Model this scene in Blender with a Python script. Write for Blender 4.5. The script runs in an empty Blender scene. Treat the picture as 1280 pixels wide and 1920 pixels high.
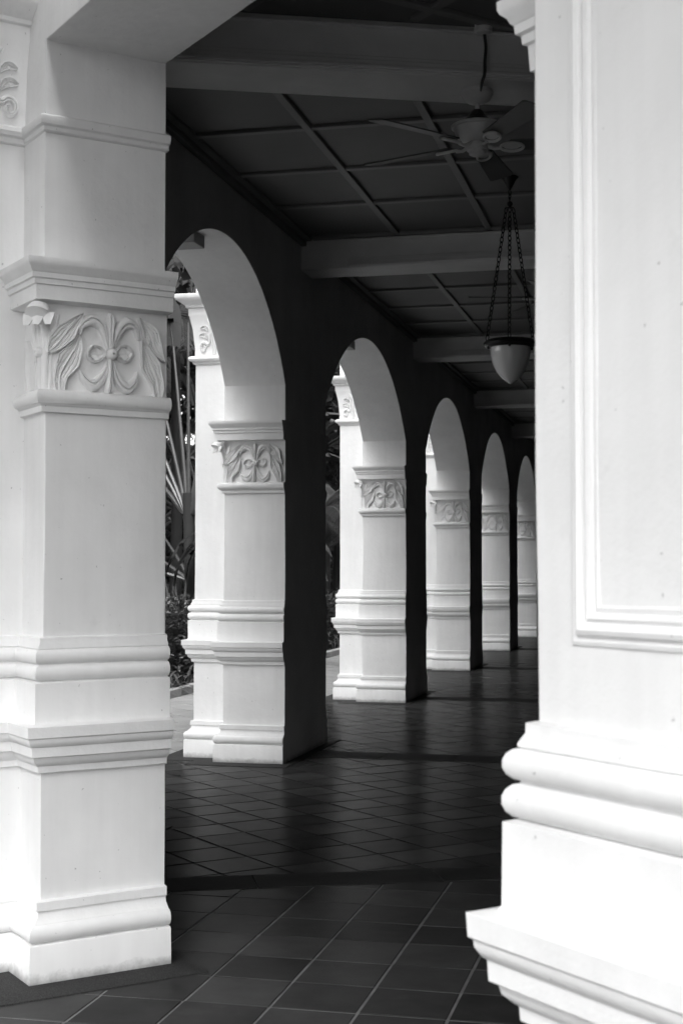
import bpy, math, random
from mathutils import Vector, Matrix, noise
random.seed(7)
S_ = math.sqrt(.5)
sc = bpy.context.scene
COL = sc.collection
# ------------------------------------------------------------------ camera
YAW, PIT, H, F = math.radians(13.156), math.radians(2.199), 1.6, 2687.76
fw = Vector((-math.sin(YAW)*math.cos(PIT), math.cos(YAW)*math.cos(PIT), math.sin(PIT)))
rt = Vector((math.cos(YAW), math.sin(YAW), 0)); up = rt.cross(fw)
cd = bpy.data.cameras.new('camera'); cam = bpy.data.objects.new('camera', cd); COL.objects.link(cam)
cam.matrix_world = Matrix(((rt.x, up.x, -fw.x, 0), (rt.y, up.y, -fw.y, 0), (rt.z, up.z, -fw.z, H), (0, 0, 0, 1)))
cd.sensor_fit = 'VERTICAL'; cd.sensor_height = 36; cd.lens = F/1920*36; cd.clip_end = 2000; cd.clip_start = .05
cd.dof.use_dof = True; cd.dof.focus_distance = 8.0; cd.dof.aperture_fstop = 7.0
sc.camera = cam
# ------------------------------------------------------------------ light (soft overcast daylight, black and white)
SUN_EL, SUN_AZ = math.radians(52), math.radians(179)        # azimuth clockwise from +Y
w = bpy.data.worlds.new('World'); sc.world = w; w.use_nodes = True
nt = w.node_tree; nt.nodes.clear()
sky = nt.nodes.new('ShaderNodeTexSky'); sky.sky_type = 'NISHITA'; sky.sun_disc = False
sky.sun_elevation = SUN_EL; sky.sun_rotation = SUN_AZ; sky.dust_density = 4; sky.air_density = 1.5
bw = nt.nodes.new('ShaderNodeRGBToBW'); bg = nt.nodes.new('ShaderNodeBackground'); bg.inputs['Strength'].default_value = .17
wo = nt.nodes.new('ShaderNodeOutputWorld')
nt.links.new(sky.outputs[0], bw.inputs[0]); nt.links.new(bw.outputs[0], bg.inputs[0]); nt.links.new(bg.outputs[0], wo.inputs[0])
sl = bpy.data.lights.new('sun', 'SUN'); sl.energy = .5; sl.angle = math.radians(40); sl.color = (1, 1, 1)
so = bpy.data.objects.new('sun', sl); COL.objects.link(so)
sdir = Vector((math.sin(SUN_AZ)*math.cos(SUN_EL), math.cos(SUN_AZ)*math.cos(SUN_EL), math.sin(SUN_EL)))
so.rotation_euler = sdir.to_track_quat('Z', 'Y').to_euler(); so.location = (-8, -8, 14)
sc.view_settings.view_transform = 'Standard'; sc.view_settings.look = 'None'
sc.view_settings.exposure = 2.0; sc.view_settings.gamma = 1
sc.render.engine = 'CYCLES'; sc.cycles.max_bounces = 8; sc.cycles.diffuse_bounces = 5

# ------------------------------------------------------------------ materials (all neutral: the photograph is black and white)
def mat(name, val, rough=.6, var=.0, vscale=3., bump=0., bscale=40., spec=.5, rand=0., fine=0., coat=0., trans=0., blotch=None, rvar=0., sheen=0., grime=0):
    m = bpy.data.materials.new(name); m.use_nodes = True
    n = m.node_tree; P = n.nodes['Principled BSDF']; L = n.links.new
    P.inputs['Base Color'].default_value = (val, val, val, 1); P.inputs['Roughness'].default_value = rough
    P.inputs['Specular IOR Level'].default_value = spec; P.inputs['Coat Weight'].default_value = coat
    if trans: P.inputs['Transmission Weight'].default_value = trans
    tc = n.nodes.new('ShaderNodeTexCoord')
    def nz(scale, det=4, rg=.55):
        x = n.nodes.new('ShaderNodeTexNoise'); x.inputs['Scale'].default_value = scale; x.inputs['Detail'].default_value = det
        x.inputs['Roughness'].default_value = rg; L(tc.outputs['Object'], x.inputs['Vector']); return x.outputs['Fac']
    def mapr(o, a, b, c, d):
        x = n.nodes.new('ShaderNodeMapRange'); L(o, x.inputs[0])
        for i, v in enumerate((a, b, c, d)): x.inputs[i+1].default_value = v
        return x.outputs[0]
    def mul(a, b):
        x = n.nodes.new('ShaderNodeMath'); x.operation = 'MULTIPLY'; L(a, x.inputs[0])
        if isinstance(b, float): x.inputs[1].default_value = b
        else: L(b, x.inputs[1])
        return x.outputs[0]
    cur = None
    if var: cur = mapr(nz(vscale), .3, .7, 1-var, 1+var)
    if fine:
        f = mapr(nz(bscale*3, 2), .35, .65, 1-fine, 1+fine); cur = mul(cur, f) if cur else f
    if rand:
        g = n.nodes.new('ShaderNodeNewGeometry'); r = mapr(g.outputs['Random Per Island'], 0, 1, 1-rand, 1+rand); cur = mul(cur, r) if cur else r
    if blotch:                                                   # sparse scuffs and stains: (scale, threshold, factor)
        b = mapr(nz(blotch[0], 6, .7), blotch[1], blotch[1]+.12, 1., blotch[2]); cur = mul(cur, b) if cur else b
    if cur:
        v = mul(cur, float(val)); cc = n.nodes.new('ShaderNodeCombineColor')
        for i in range(3): L(v, cc.inputs[i])
        L(cc.outputs[0], P.inputs['Base Color'])
    if rvar: L(mapr(nz(vscale*2), .3, .7, rough-rvar, rough+rvar), P.inputs['Roughness'])
    if bump:
        b = n.nodes.new('ShaderNodeBump'); b.inputs['Strength'].default_value = bump; b.inputs['Distance'].default_value = .004
        x = n.nodes.new('ShaderNodeMath'); x.operation = 'ADD'; L(nz(bscale, 5, .6), x.inputs[0]); L(mul(nz(bscale*.18, 2), 2.), x.inputs[1])
        L(x.outputs[0], b.inputs['Height']); L(b.outputs[0], P.inputs['Normal'])
    if grime:                                                    # floor splash dirt, pock marks and faint brush streaks
        sx = n.nodes.new('ShaderNodeSeparateXYZ'); L(tc.outputs['Object'], sx.inputs[0])
        nn_ = nz(14, 5, .7); ad = n.nodes.new('ShaderNodeMath'); ad.operation = 'MULTIPLY_ADD'; L(nn_, ad.inputs[0]); ad.inputs[1].default_value = -.07; L(sx.outputs[2], ad.inputs[2])
        g1 = mapr(ad.outputs[0], -.03, .012, .42, 1.)
        mp = n.nodes.new('ShaderNodeMapping'); mp.inputs['Scale'].default_value = (22, 22, 1.6); L(tc.outputs['Object'], mp.inputs[0])
        st = n.nodes.new('ShaderNodeTexNoise'); st.inputs['Scale'].default_value = 1.; st.inputs['Detail'].default_value = 5; L(mp.outputs[0], st.inputs['Vector'])
        g2 = mapr(st.outputs['Fac'], .3, .7, .975, 1.02); g3 = mapr(nz(55, 2, .5), .745, .775, 1., .6); g4 = mapr(nz(1.1, 4, .6), .35, .65, .95, 1.03)
        v2 = mul(mul(mul(mul(v, g1), g2), g3), g4)
        for i in range(3): L(v2, cc.inputs[i])
    if sheen:                                                    # worn matt surface with a weak grazing reflection
        P.inputs['Specular IOR Level'].default_value = 0; G = n.nodes.new('ShaderNodeBsdfGlossy'); G.inputs['Roughness'].default_value = rough
        lw = n.nodes.new('ShaderNodeLayerWeight'); lw.inputs[0].default_value = .5
        pw_ = n.nodes.new('ShaderNodeMath'); pw_.operation = 'POWER'; L(lw.outputs['Facing'], pw_.inputs[0]); pw_.inputs[1].default_value = 8
        ma = n.nodes.new('ShaderNodeMath'); ma.operation = 'MULTIPLY_ADD'; L(pw_.outputs[0], ma.inputs[0]); ma.inputs[1].default_value = sheen; ma.inputs[2].default_value = .008
        if bump: L(b.outputs[0], G.inputs['Normal'])
        if rvar: L(P.inputs['Roughness'].links[0].from_socket, G.inputs['Roughness'])
        mx = n.nodes.new('ShaderNodeMixShader'); L(ma.outputs[0], mx.inputs[0]); L(P.outputs[0], mx.inputs[1]); L(G.outputs[0], mx.inputs[2]); L(mx.outputs[0], n.nodes['Material Output'].inputs[0])
    return m
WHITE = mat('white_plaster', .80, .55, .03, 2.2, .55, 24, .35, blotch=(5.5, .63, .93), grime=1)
INNER = mat('inside_wall_shade', .62, .55, .12, 1.6, .6, 24, .35, blotch=(4, .62, .8), grime=1)  # same plaster, darkened to put the corridor-side shade into its colour
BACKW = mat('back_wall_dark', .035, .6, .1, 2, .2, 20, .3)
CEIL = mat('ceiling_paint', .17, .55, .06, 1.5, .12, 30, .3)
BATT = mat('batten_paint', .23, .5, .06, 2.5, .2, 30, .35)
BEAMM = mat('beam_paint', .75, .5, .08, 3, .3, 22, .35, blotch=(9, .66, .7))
TILEO = mat('daylit_tile', .30, .35, .12, 5, .16, 60, .4, rand=.1, rvar=.05)  # the corridor tile lightened: open daylight put into the garden-side colour
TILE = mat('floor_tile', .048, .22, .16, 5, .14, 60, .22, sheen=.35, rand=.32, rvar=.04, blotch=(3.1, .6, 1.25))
FORE = mat('bounce_forecourt', .08, .8, .1, 2, .4, 60)
GROUTD = mat('dark_grout', .007, .95, .3, 9, .3, 90, .1)
GROUT = mat('tile_grout', .17, .9, .3, 9, .3, 90, .2)
GRAN = mat('granite', .04, .5, sheen=.12, var=.15, vscale=4, bump=.3, bscale=90, fine=.5)
SOIL = mat('soil', .05, .9, .3, 2, .8, 15)
KERB = mat('kerb_stone', .28, .8, .2, 4, .5, 30, fine=.2)
IRON = mat('black_iron', .012, .4, .2, 6, .1, 40)
GLASS = mat('milk_glass', .92, .12, .03, 5, 0, 1, .6, coat=.6)
FANM = mat('fan_enamel', .65, .35, .05, 5)
FANB = mat('fan_blade', .11, .45, .1, 6)
LEAF = mat('leaf_green', .024, .42, .25, 4, .2, 30, .5, rand=.45)
LEAFD = mat('leaf_dark', .009, .45, .25, 3, .2, 30, .5, rand=.5)
LEAFL = mat('leaf_pale', .06, .4, .2, 5, .2, 30, .5, rand=.3)
STALK = mat('stalk_pale', .045, .4, .25, 3, .2, 20)
BARK = mat('bark', .012, .85, .3, 4, .8, 18)
CABLE = mat('cable', .05, .5)
FIXT = mat('fixture_grey', .10, .5, .05, 5)

# ------------------------------------------------------------------ mesh helpers
class MB:
    def __init__(s): s.v = []; s.f = []; s.m = []; s.sm = []
    def add(s, vs, fs, mi=0, smooth=False):
        o = len(s.v); s.v += [tuple(p) for p in vs]
        for f in fs: s.f.append([i+o for i in f]); s.m.append(mi); s.sm.append(smooth)
    def box(s, a, b, M=None, mi=0):
        p = [(x, y, z) for z in (a[2], b[2]) for y in (a[1], b[1]) for x in (a[0], b[0])]
        if M is not None: p = [M @ Vector(q) for q in p]
        s.add(p, [(0, 2, 3, 1), (4, 5, 7, 6), (0, 1, 5, 4), (2, 6, 7, 3), (0, 4, 6, 2), (1, 3, 7, 5)], mi)
    def tube(s, pts, rad, n=8, mi=0, caps=True):
        pts = [Vector(p) for p in pts]; rad = rad if hasattr(rad, '__len__') else [rad]*len(pts)
        vs = []; prev = None
        for i, p in enumerate(pts):
            t = (pts[min(i+1, len(pts)-1)]-pts[max(i-1, 0)]).normalized()
            if prev is None:
                a = t.orthogonal().normalized()
            else:
                a = (prev-t*prev.dot(t)).normalized()
            prev = a; b = t.cross(a)
            for k in range(n):
                an = 2*math.pi*k/n; vs.append(p+(a*math.cos(an)+b*math.sin(an))*rad[i])
        fs = [(i*n+k, i*n+(k+1) % n, (i+1)*n+(k+1) % n, (i+1)*n+k) for i in range(len(pts)-1) for k in range(n)]
        if caps: fs += [tuple(range(n-1, -1, -1)), tuple((len(pts)-1)*n+k for k in range(n))]
        s.add(vs, fs, mi, True)
    def lathe(s, prof, c=(0, 0, 0), n=40, mi=0):
        c = Vector(c); vs = []
        for r, z in prof:
            for k in range(n):
                a = 2*math.pi*k/n; vs.append(c+Vector((r*math.cos(a), r*math.sin(a), z)))
        m = len(prof)
        fs = [(i*n+k, i*n+(k+1) % n, (i+1)*n+(k+1) % n, (i+1)*n+k) for i in range(m-1) for k in range(n)]
        s.add(vs, fs, mi, True)
    def build(s, name, mats, parent=None, bevel=0, angle=38, seg=2):
        me = bpy.data.meshes.new(name); me.from_pydata(s.v, [], s.f)
        for m in (mats if isinstance(mats, (list, tuple)) else [mats]): me.materials.append(m)
        me.polygons.foreach_set('material_index', s.m)
        me.polygons.foreach_set('use_smooth', [True]*len(s.f)); me.update()
        me.set_sharp_from_angle(angle=math.radians(angle))
        o = bpy.data.objects.new(name, me); COL.objects.link(o)
        if parent: o.parent = parent
        if bevel:
            b = o.modifiers.new('bevel', 'BEVEL'); b.width = bevel; b.segments = seg; b.limit_method = 'ANGLE'; b.angle_limit = math.radians(50); b.harden_normals = False
        return o
def empty(name, loc=(0, 0, 0), rz=0):
    o = bpy.data.objects.new(name, None); COL.objects.link(o); o.location = loc; o.rotation_euler = (0, 0, rz); o.empty_display_size = .2
    return o
def tag(o, label=None, cat=None, group=None, kind=None):
    for k, v in (('label', label), ('category', cat), ('group', group), ('kind', kind)):
        if v: o[k] = v
    return o
def copy_tree(o, parent=None):
    c = o.copy(); COL.objects.link(c); c.parent = parent
    for ch in list(o.children): copy_tree(ch, c)
    return c
def V2(x, y): return Vector((x, y))
def sect(p, d, q, e):
    k = d.x*e.y-d.y*e.x
    if abs(k) < 1e-9: return q.copy()
    t = ((q.x-p.x)*e.y-(q.y-p.y)*e.x)/k
    return p+d*t
def offset_poly(poly, flags, o):
    n = len(poly); out = []
    lines = []
    for i in range(n):
        a, b = poly[i], poly[(i+1) % n]; d = (b-a).normalized(); nn = V2(d.y, -d.x)    # outward for CCW
        lines.append((a+nn*o*flags[i], d))
    for i in range(n):
        p, d = lines[i-1]; q, e = lines[i]; out.append(sect(p, d, q, e))
    return out
def wob(p, amp=.003, f=1.7):
    v = noise.noise_vector(Vector(p)*f*1.3)*amp+noise.noise_vector(Vector(p)*f*6+Vector((9, 3, 1)))*amp*.45
    return Vector(p)+v
def loft(mb, poly, flags, prof, seg=.14, inner=(), mi_inner=1, amp=.003, cap=(1, 1)):
    """stack offset copies of a CCW footprint; inner = edges that take the shade-darkened inside-wall tone"""
    n = len(poly); cnt = [max(1, int((poly[(i+1) % n]-poly[i]).length/seg)) for i in range(n)]
    # long vertical runs get extra rings so that they can be slightly uneven
    pr = [prof[0]]
    for a, b in zip(prof, prof[1:]):
        k = max(1, int(abs(b[0]-a[0])/.2)) if abs(a[1]-b[1]) < .004 else 1
        for j in range(1, k+1): pr.append((a[0]+(b[0]-a[0])*j/k, a[1]+(b[1]-a[1])*j/k))
    vs = []; N = sum(cnt)
    for z, o in pr:
        P = offset_poly(poly, flags, o)
        for i in range(n):
            for j in range(cnt[i]):
                q = P[i].lerp(P[(i+1) % n], j/cnt[i]); vs.append(wob((q.x, q.y, z), amp))
    base = len(mb.v); mb.v += [tuple(v) for v in vs]
    eid = [i for i in range(n) for j in range(cnt[i])]
    for r in range(len(pr)-1):
        for k in range(N):
            mb.f.append([base+r*N+k, base+r*N+(k+1) % N, base+(r+1)*N+(k+1) % N, base+(r+1)*N+k])
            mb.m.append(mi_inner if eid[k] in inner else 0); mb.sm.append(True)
    if cap[0]: mb.f.append([base+k for k in range(N-1, -1, -1)]); mb.m.append(0); mb.sm.append(False)
    if cap[1]: mb.f.append([base+(len(pr)-1)*N+k for k in range(N)]); mb.m.append(0); mb.sm.append(False)
def arc(z0, z1, o0, bul, n=7):
    """half-round bulge between z0 and z1"""
    return [(z0+(z1-z0)*(1-math.cos(math.pi*i/n))/2, o0+bul*math.sin(math.pi*i/n)) for i in range(n+1)]
def catmull(P, k=8, closed=False):
    P = [Vector(p) for p in P]; out = []; n = len(P)
    rng = range(n if closed else n-1)
    for i in rng:
        p0 = P[(i-1) % n] if closed or i > 0 else P[0]; p1 = P[i]; p2 = P[(i+1) % n]
        p3 = P[(i+2) % n] if closed or i+2 < n else P[-1]
        for j in range(k):
            t = j/k; out.append(.5*((2*p1)+(p2-p0)*t+(2*p0-5*p1+4*p2-p3)*t*t+(3*p1-p0-3*p2+p3)*t**3))
    if not closed: out.append(P[-1])
    return out

# ------------------------------------------------------------------ plan of the place
XW, TH = -3.119, .524                 # inside face and thickness of the arcade wall
Y1, SP, PL = 11.327, 5.375, 1.39      # first arcade pier, spacing, pier length (shaft)
NP = 6
VI = V2(-3.119, 6.642); D1 = V2(S_, S_); D2 = V2(-S_, S_)
MD = V2(math.cos(math.radians(22.5)), math.sin(math.radians(22.5))); MN = V2(-MD.y, MD.x)
VO = VI-MD*(TH/math.cos(math.radians(22.5)))
SET, PP = .235, .335                  # step back of pilaster side, projection of pilaster
ZA, ZC = 2.80, 4.42                   # abacus top, ceiling
CW = 4.17                             # corridor width
DI, DO = 2.498, 1.975                 # leg B wall: inner / outer plane along D1
RV = 5.39                             # D2 of the corner pier reveal (shaft)
RE = 1.985; RR = RE+SET               # right pilaster edge, right reveal
def R(a, b): return D1*a+D2*b

# ------------------------------------------------------------------ ground, paving
def clip(poly, p, n):                 # keep the side where (q-p).n >= 0
    out = []
    for i in range(len(poly)):
        a, b = poly[i], poly[(i+1) % len(poly)]; da, db = (a-p).dot(n), (b-p).dot(n)
        if da >= 0: out.append(a)
        if (da >= 0) != (db >= 0): out.append(a+(b-a)*(da/(da-db)))
    return out
KX = -6.0                              # garden kerb line
def tiles(x0, x1, y0, y1, ang, ox, oy, pitch, clips, name, m, gap=.0055):
    ca, sa = math.cos(ang), math.sin(ang); mb = MB(); g = gap
    R0 = Matrix.Rotation(ang, 2)
    cor = [R0.inverted() @ V2(x, y) for x in (x0, x1) for y in (y0, y1)]
    i0 = int((min(c.x for c in cor)-ox)/pitch)-1; i1 = int((max(c.x for c in cor)-ox)/pitch)+1
    j0 = int((min(c.y for c in cor)-oy)/pitch)-1; j1 = int((max(c.y for c in cor)-oy)/pitch)+1
    rnd = random.Random(3)
    for i in range(i0, i1):
        for j in range(j0, j1):
            jx, jy = rnd.uniform(-.0012, .0012), rnd.uniform(-.0012, .0012)
            gg = g*rnd.uniform(.8, 1.25)
            q = [V2(ox+i*pitch+a+jx, oy+j*pitch+b+jy) for a, b in ((gg, gg), (pitch-gg, gg), (pitch-gg, pitch-gg), (gg, pitch-gg))]
            q = [R0 @ a for a in q]
            for p, n in clips+[(V2(x0, 0), V2(1, 0)), (V2(x1, 0), V2(-1, 0)), (V2(0, y0), V2(0, 1)), (V2(0, y1), V2(0, -1))]:
                q = clip(q, p, n)
                if len(q) < 3: break
            if len(q) < 3: continue
            c = sum(q, V2(0, 0))/len(q); tx, ty = rnd.gauss(0, .0032), rnd.gauss(0, .0032); dz = rnd.uniform(-.0006, .0006)
            zf = lambda p: dz+(p.x-c.x)*tx+(p.y-c.y)*ty
            k = len(q); inn = [c+(p-c)*(1-.003/max(.02, (p-c).length)) for p in q]
            vs = [(p.x, p.y, zf(p)-.008) for p in q]+[(p.x, p.y, zf(p)-.002) for p in q]+[(p.x, p.y, zf(p)) for p in inn]
            fs = [tuple(2*k+a for a in range(k))]
            fs += [(a, (a+1) % k, k+(a+1) % k, k+a) for a in range(k)]+[(k+a, k+(a+1) % k, 2*k+(a+1) % k, 2*k+a) for a in range(k)]
            mb.add(vs, fs)
    o = mb.build(name, m, angle=20); tag(o, kind='structure'); return o
gm = MB(); gm.add([(-300, -300, -.05), (300, -300, -.05), (300, 300, -.05), (-300, 300, -.05)], [(0, 1, 2, 3)])
tag(gm.build('ground', SOIL), kind='structure')
gb = MB(); gb.box((KX, -8, -.049), (12, 46, -.0035)); tag(gb.build('paving_bed', GROUT), kind='structure')
bandp = VI
gb = MB(); P = [V2(-3.9, 6.35), V2(1.2, 8.45), V2(1.2, 45.9), V2(-3.9, 45.9)]; gb.add([(*v, -.0028) for v in P], [(0, 1, 2, 3)]); tag(gb.build('corridor_bed', GROUTD), kind='structure')
XO = XW-TH-PP-.25
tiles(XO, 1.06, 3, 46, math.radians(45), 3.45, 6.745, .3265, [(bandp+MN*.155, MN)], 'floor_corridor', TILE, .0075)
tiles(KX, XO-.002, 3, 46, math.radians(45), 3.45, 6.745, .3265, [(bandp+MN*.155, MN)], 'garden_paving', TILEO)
tiles(KX, 9, -6, 9.5, 0, -1.785, 5.085, .3268, [(bandp-MN*.15, -MN), (D1*.2, D1)], 'floor_near', TILE)
fm = MB(); P = [D1*.19-D2*14, D1*.19+D2*14, D1*-16+D2*14, D1*-16-D2*14]  # unseen ground sheet, added for the daylight it bounces onto the piers
fm.add([(*v, -.002) for v in P], [(0, 1, 2, 3)]); tag(fm.build('forecourt', FORE), kind='structure')
# granite: mitre band, cross bands and pads round the piers
def slabs(p, d, L, w0, w1, name, step, first, z=.0005):
    n = V2(-d.y, d.x); t = 0; mb = MB(); cuts = [0, first]
    while cuts[-1] < L: cuts.append(cuts[-1]+step)
    cuts[-1] = L
    for a, b in zip(cuts, cuts[1:]):
        q = [p+d*(a+.002)+n*w0, p+d*(b-.002)+n*w0, p+d*(b-.002)+n*w1, p+d*(a+.002)+n*w1]
        mb.add([(*v, -.03) for v in q]+[(*v, z) for v in q], [(3, 2, 1, 0), (4, 5, 6, 7), (0, 1, 5, 4), (1, 2, 6, 5), (2, 3, 7, 6), (3, 0, 4, 7)])
    tag(mb.build(name, GRAN, bevel=.002, seg=1), kind='structure')
slabs(VI+MD*.05, MD, 4.4, -.15, .155, 'floor_mitre_band', .95, 1.05, z=.004)
for k in range(NP):
    yb = Y1-.05+k*SP
    slabs(V2(XW+.06, yb+.50), V2(1, 0), CW-.07, 0, .38, 'floor_cross_band', .62, .62, z=.004)

# ------------------------------------------------------------------ relief carving in face-local coordinates (a along, b up, c out)
class Relief(MB):
    def ribbon(s, P, wd, ht, k=8, closed=False, base=-.004, K=1.):
        wd = [q*K for q in wd] if hasattr(wd, '__len__') else wd*K
        ht = [q*1.15 for q in ht] if hasattr(ht, '__len__') else ht*1.15
        pts = catmull([(x, y, 0) for x, y in P], k, closed); n = len(pts)
        ev = lambda L, t: L if not hasattr(L, '__len__') else L[min(len(L)-2, int(t*(len(L)-1)))]*(1-(t*(len(L)-1)-min(len(L)-2, int(t*(len(L)-1)))))+L[min(len(L)-2, int(t*(len(L)-1)))+1]*(t*(len(L)-1)-min(len(L)-2, int(t*(len(L)-1))))
        prof = [(-1, None), (-.97, .45), (-.78, .82), (-.4, 1), (.02, .96), (.14, .5), (.26, .5), (.38, .92), (.72, .9), (.95, .45), (1, None)]
        vs = []; m = len(prof)
        for i, p in enumerate(pts):
            a = pts[(i-1) % n] if closed else pts[max(0, i-1)]; b = pts[(i+1) % n] if closed else pts[min(n-1, i+1)]
            t = (b-a).normalized(); nn = Vector((-t.y, t.x, 0)); u = i/(n-1)
            ww, hh = ev(wd, u), ev(ht, u)
            for q, h in prof: vs.append(p+nn*q*ww+Vector((0, 0, base if h is None else hh*h)))
        fs = []
        for i in range(n if closed else n-1):
            for j in range(m-1): fs.append((i*m+j, ((i+1) % n)*m+j, ((i+1) % n)*m+j+1, i*m+j+1))
        if not closed: fs += [tuple(range(m)), tuple((n-1)*m+j for j in range(m-1, -1, -1))]
        s.add(vs, fs, 0, True)
    def leaf(s, sp, wl, wr, h, k=10, veins=6):
        pts = catmull([(x, y, 0) for x, y in sp], k); n = len(pts); m = 25; vs = []
        ev = lambda L, t: L[min(len(L)-2, int(t*(len(L)-1)))]*(1-(t*(len(L)-1) % 1 if t < 1 else 1))+L[min(len(L)-2, int(t*(len(L)-1)))+1]*(t*(len(L)-1) % 1 if t < 1 else 1)
        for i, p in enumerate(pts):
            t = (pts[min(n-1, i+1)]-pts[max(0, i-1)]).normalized(); nn = Vector((-t.y, t.x, 0)); u = i/(n-1)
            for j in range(m):
                q = -1+2*j/(m-1); ww = ev(wl, u) if q > 0 else ev(wr, u)
                ph = (abs(q)*3.1+u*1.1) % 1.0
                c = h*(.62+.38*abs(q)**1.5)+(-.0045 if veins and ph < .26 and abs(q) < .93 else 0)+.002*math.sin(u*14+q*2)
                if abs(q) < .07: c = h*.9
                vs.append(p+nn*q*ww+Vector((0, 0, c)))
        fs = [(i*m+j, (i+1)*m+j, (i+1)*m+j+1, i*m+j+1) for i in range(n-1) for j in range(m-1)]
        # skirt down into the wall
        o = len(vs)
        rim = [i*m for i in range(n)]+[(n-1)*m+j for j in range(1, m)]+[i*m+m-1 for i in range(n-2, -1, -1)]+[j for j in range(m-2, 0, -1)]
        for r in rim: vs.append(Vector((vs[r].x, vs[r].y, -.004)))
        L = len(rim)
        fs += [(rim[i], o+i, o+(i+1) % L, rim[(i+1) % L]) for i in range(L)]
        s.add(vs, fs, 0, True)
    def boss(s, c, r, h, hole=.0):
        n = 20; pr = [(1, -.004), (1, .5*h), (.85, .85*h), (.5, h), (.22, h)]+([(.2, .5*h), (.001, .4*h)] if hole else [(.001, h)])
        vs = []; 
        for q, z in pr:
            for k in range(n): a = 2*math.pi*k/n; vs.append((c[0]+r*q*math.cos(a), c[1]+r*q*math.sin(a), z))
        s.add(vs, [(i*n+k, i*n+(k+1) % n, (i+1)*n+(k+1) % n, (i+1)*n+k) for i in range(len(pr)-1) for k in range(n)], 0, True)
    def place(s, M): s.v = [tuple(M @ Vector(p)) for p in s.v]; return s
# picture measurements (crop pixels) of the near capital -> local metres
def Z(x, y, W=.51):
    top = 290+(x-262)*.115; bot = 828+(x-262)*.052
    return ((x-262)/683*W, (bot-y)/(bot-top)*.352)
def Q(X, Y): return Z(.7858*X, 243.8+.7858*Y)
def relief_flower():
    r = Relief(); wd = [.003, .013, .022, .018, .010, .004]; ht = [.016, .024, .028, .026, .022, .016]
    for P in ([(572, 305), (583, 240), (650, 198), (715, 232), (750, 310), (777, 420)], [(1000, 350), (977, 255), (912, 224), (860, 265), (832, 340), (812, 420)],
              [(568, 570), (600, 640), (665, 692), (722, 650), (757, 580), (778, 500)], [(992, 590), (975, 660), (915, 710), (858, 662), (828, 580), (808, 500)]):
        r.ribbon([Q(*p) for p in P], wd, ht, K=1.2)
    r.ribbon([Q(792, 430), Q(790, 340), Q(790, 230), Q(790, 185), Q(792, 145)], [.005, .009, .015, .015, .004], [.022, .03, .036, .036, .016], K=1.05)
    r.ribbon([Q(788, 490), Q(785, 600), Q(780, 700), Q(777, 730), Q(775, 764)], [.005, .009, .015, .015, .006], [.022, .03, .036, .036, .016], K=1.05)
    for cx, sg in ((690, -1), (892, 1)):
        r.ribbon([Q(cx-sg*62, 456), Q(cx-sg*28, 402), Q(cx+sg*28, 397), Q(cx+sg*62, 450), Q(cx+sg*28, 508), Q(cx-sg*28, 498)], .0065, .017, closed=True)
        r.leaf([Q(cx-sg*58, 456), Q(cx, 452), Q(cx+sg*58, 452)], [.002, .027, .004], [.002, .027, .004], .011, veins=0)
    r.boss(Q(800, 458), .024, .040, 1)
    return r
def relief_leaf(i):
    r = Relief()
    if i == 0: r.leaf([Q(342, 447), Q(402, 385), Q(475, 285), Q(590, 148)], [.003, .042, .040, .001], [.003, .024, .038, .001], .026)
    if i == 1: r.leaf([Q(425, 742), Q(425, 620), Q(483, 500), Q(540, 395), Q(560, 312)], [.018, .022, .046, .024, .001], [.018, .030, .050, .026, .001], .028)
    if i == 2: r.leaf([Q(1190, 515), Q(1120, 400), Q(1085, 300), Q(1000, 185)], [.002, .030, .032, .001], [.002, .030, .034, .001], .026)
    if i == 3: r.leaf([Q(1150, 790), Q(1145, 680), Q(1095, 540), Q(1020, 352)], [.016, .030, .046, .001], [.012, .022, .036, .001], .028)
    return r
def relief_scroll():                   # spiral, stacked leaves and a bulb stalk of the tall pilasters' capitals; 0..W along, 0..0.35 up
    r = Relief()
    sp = [(.10+.046*(1-i/15)*math.cos(.6+i*.62), .075+.05*(1-i/15)*math.sin(.6+i*.62)) for i in range(13)]
    r.ribbon([(.165, .20), (.162, .12)]+sp, [.016, .014, .012, .01, .007], [.014, .02, .022, .02, .014])
    r.leaf([(.15, .15), (.11, .19), (.055, .185)], [.004, .022, .024, .004], [.004, .02, .014, .004], .02)
    r.leaf([(.155, .225), (.115, .26), (.065, .25)], [.004, .018, .018, .004], [.004, .016, .012, .004], .02)
    r.ribbon([(.20, .012), (.195, .12), (.19, .22), (.175, .29), (.15, .33)], [.012, .01, .012, .022, .014], [.012, .018, .02, .026, .016])
    return r
def frame3(o, a, n):                   # local (a,b,c) -> world: a along, b up, c outward
    return Matrix(((a.x, 0, n.x, o[0]), (a.y, 0, n.y, o[1]), (0, 1, 0, o[2]), (0, 0, 0, 1)))

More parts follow.
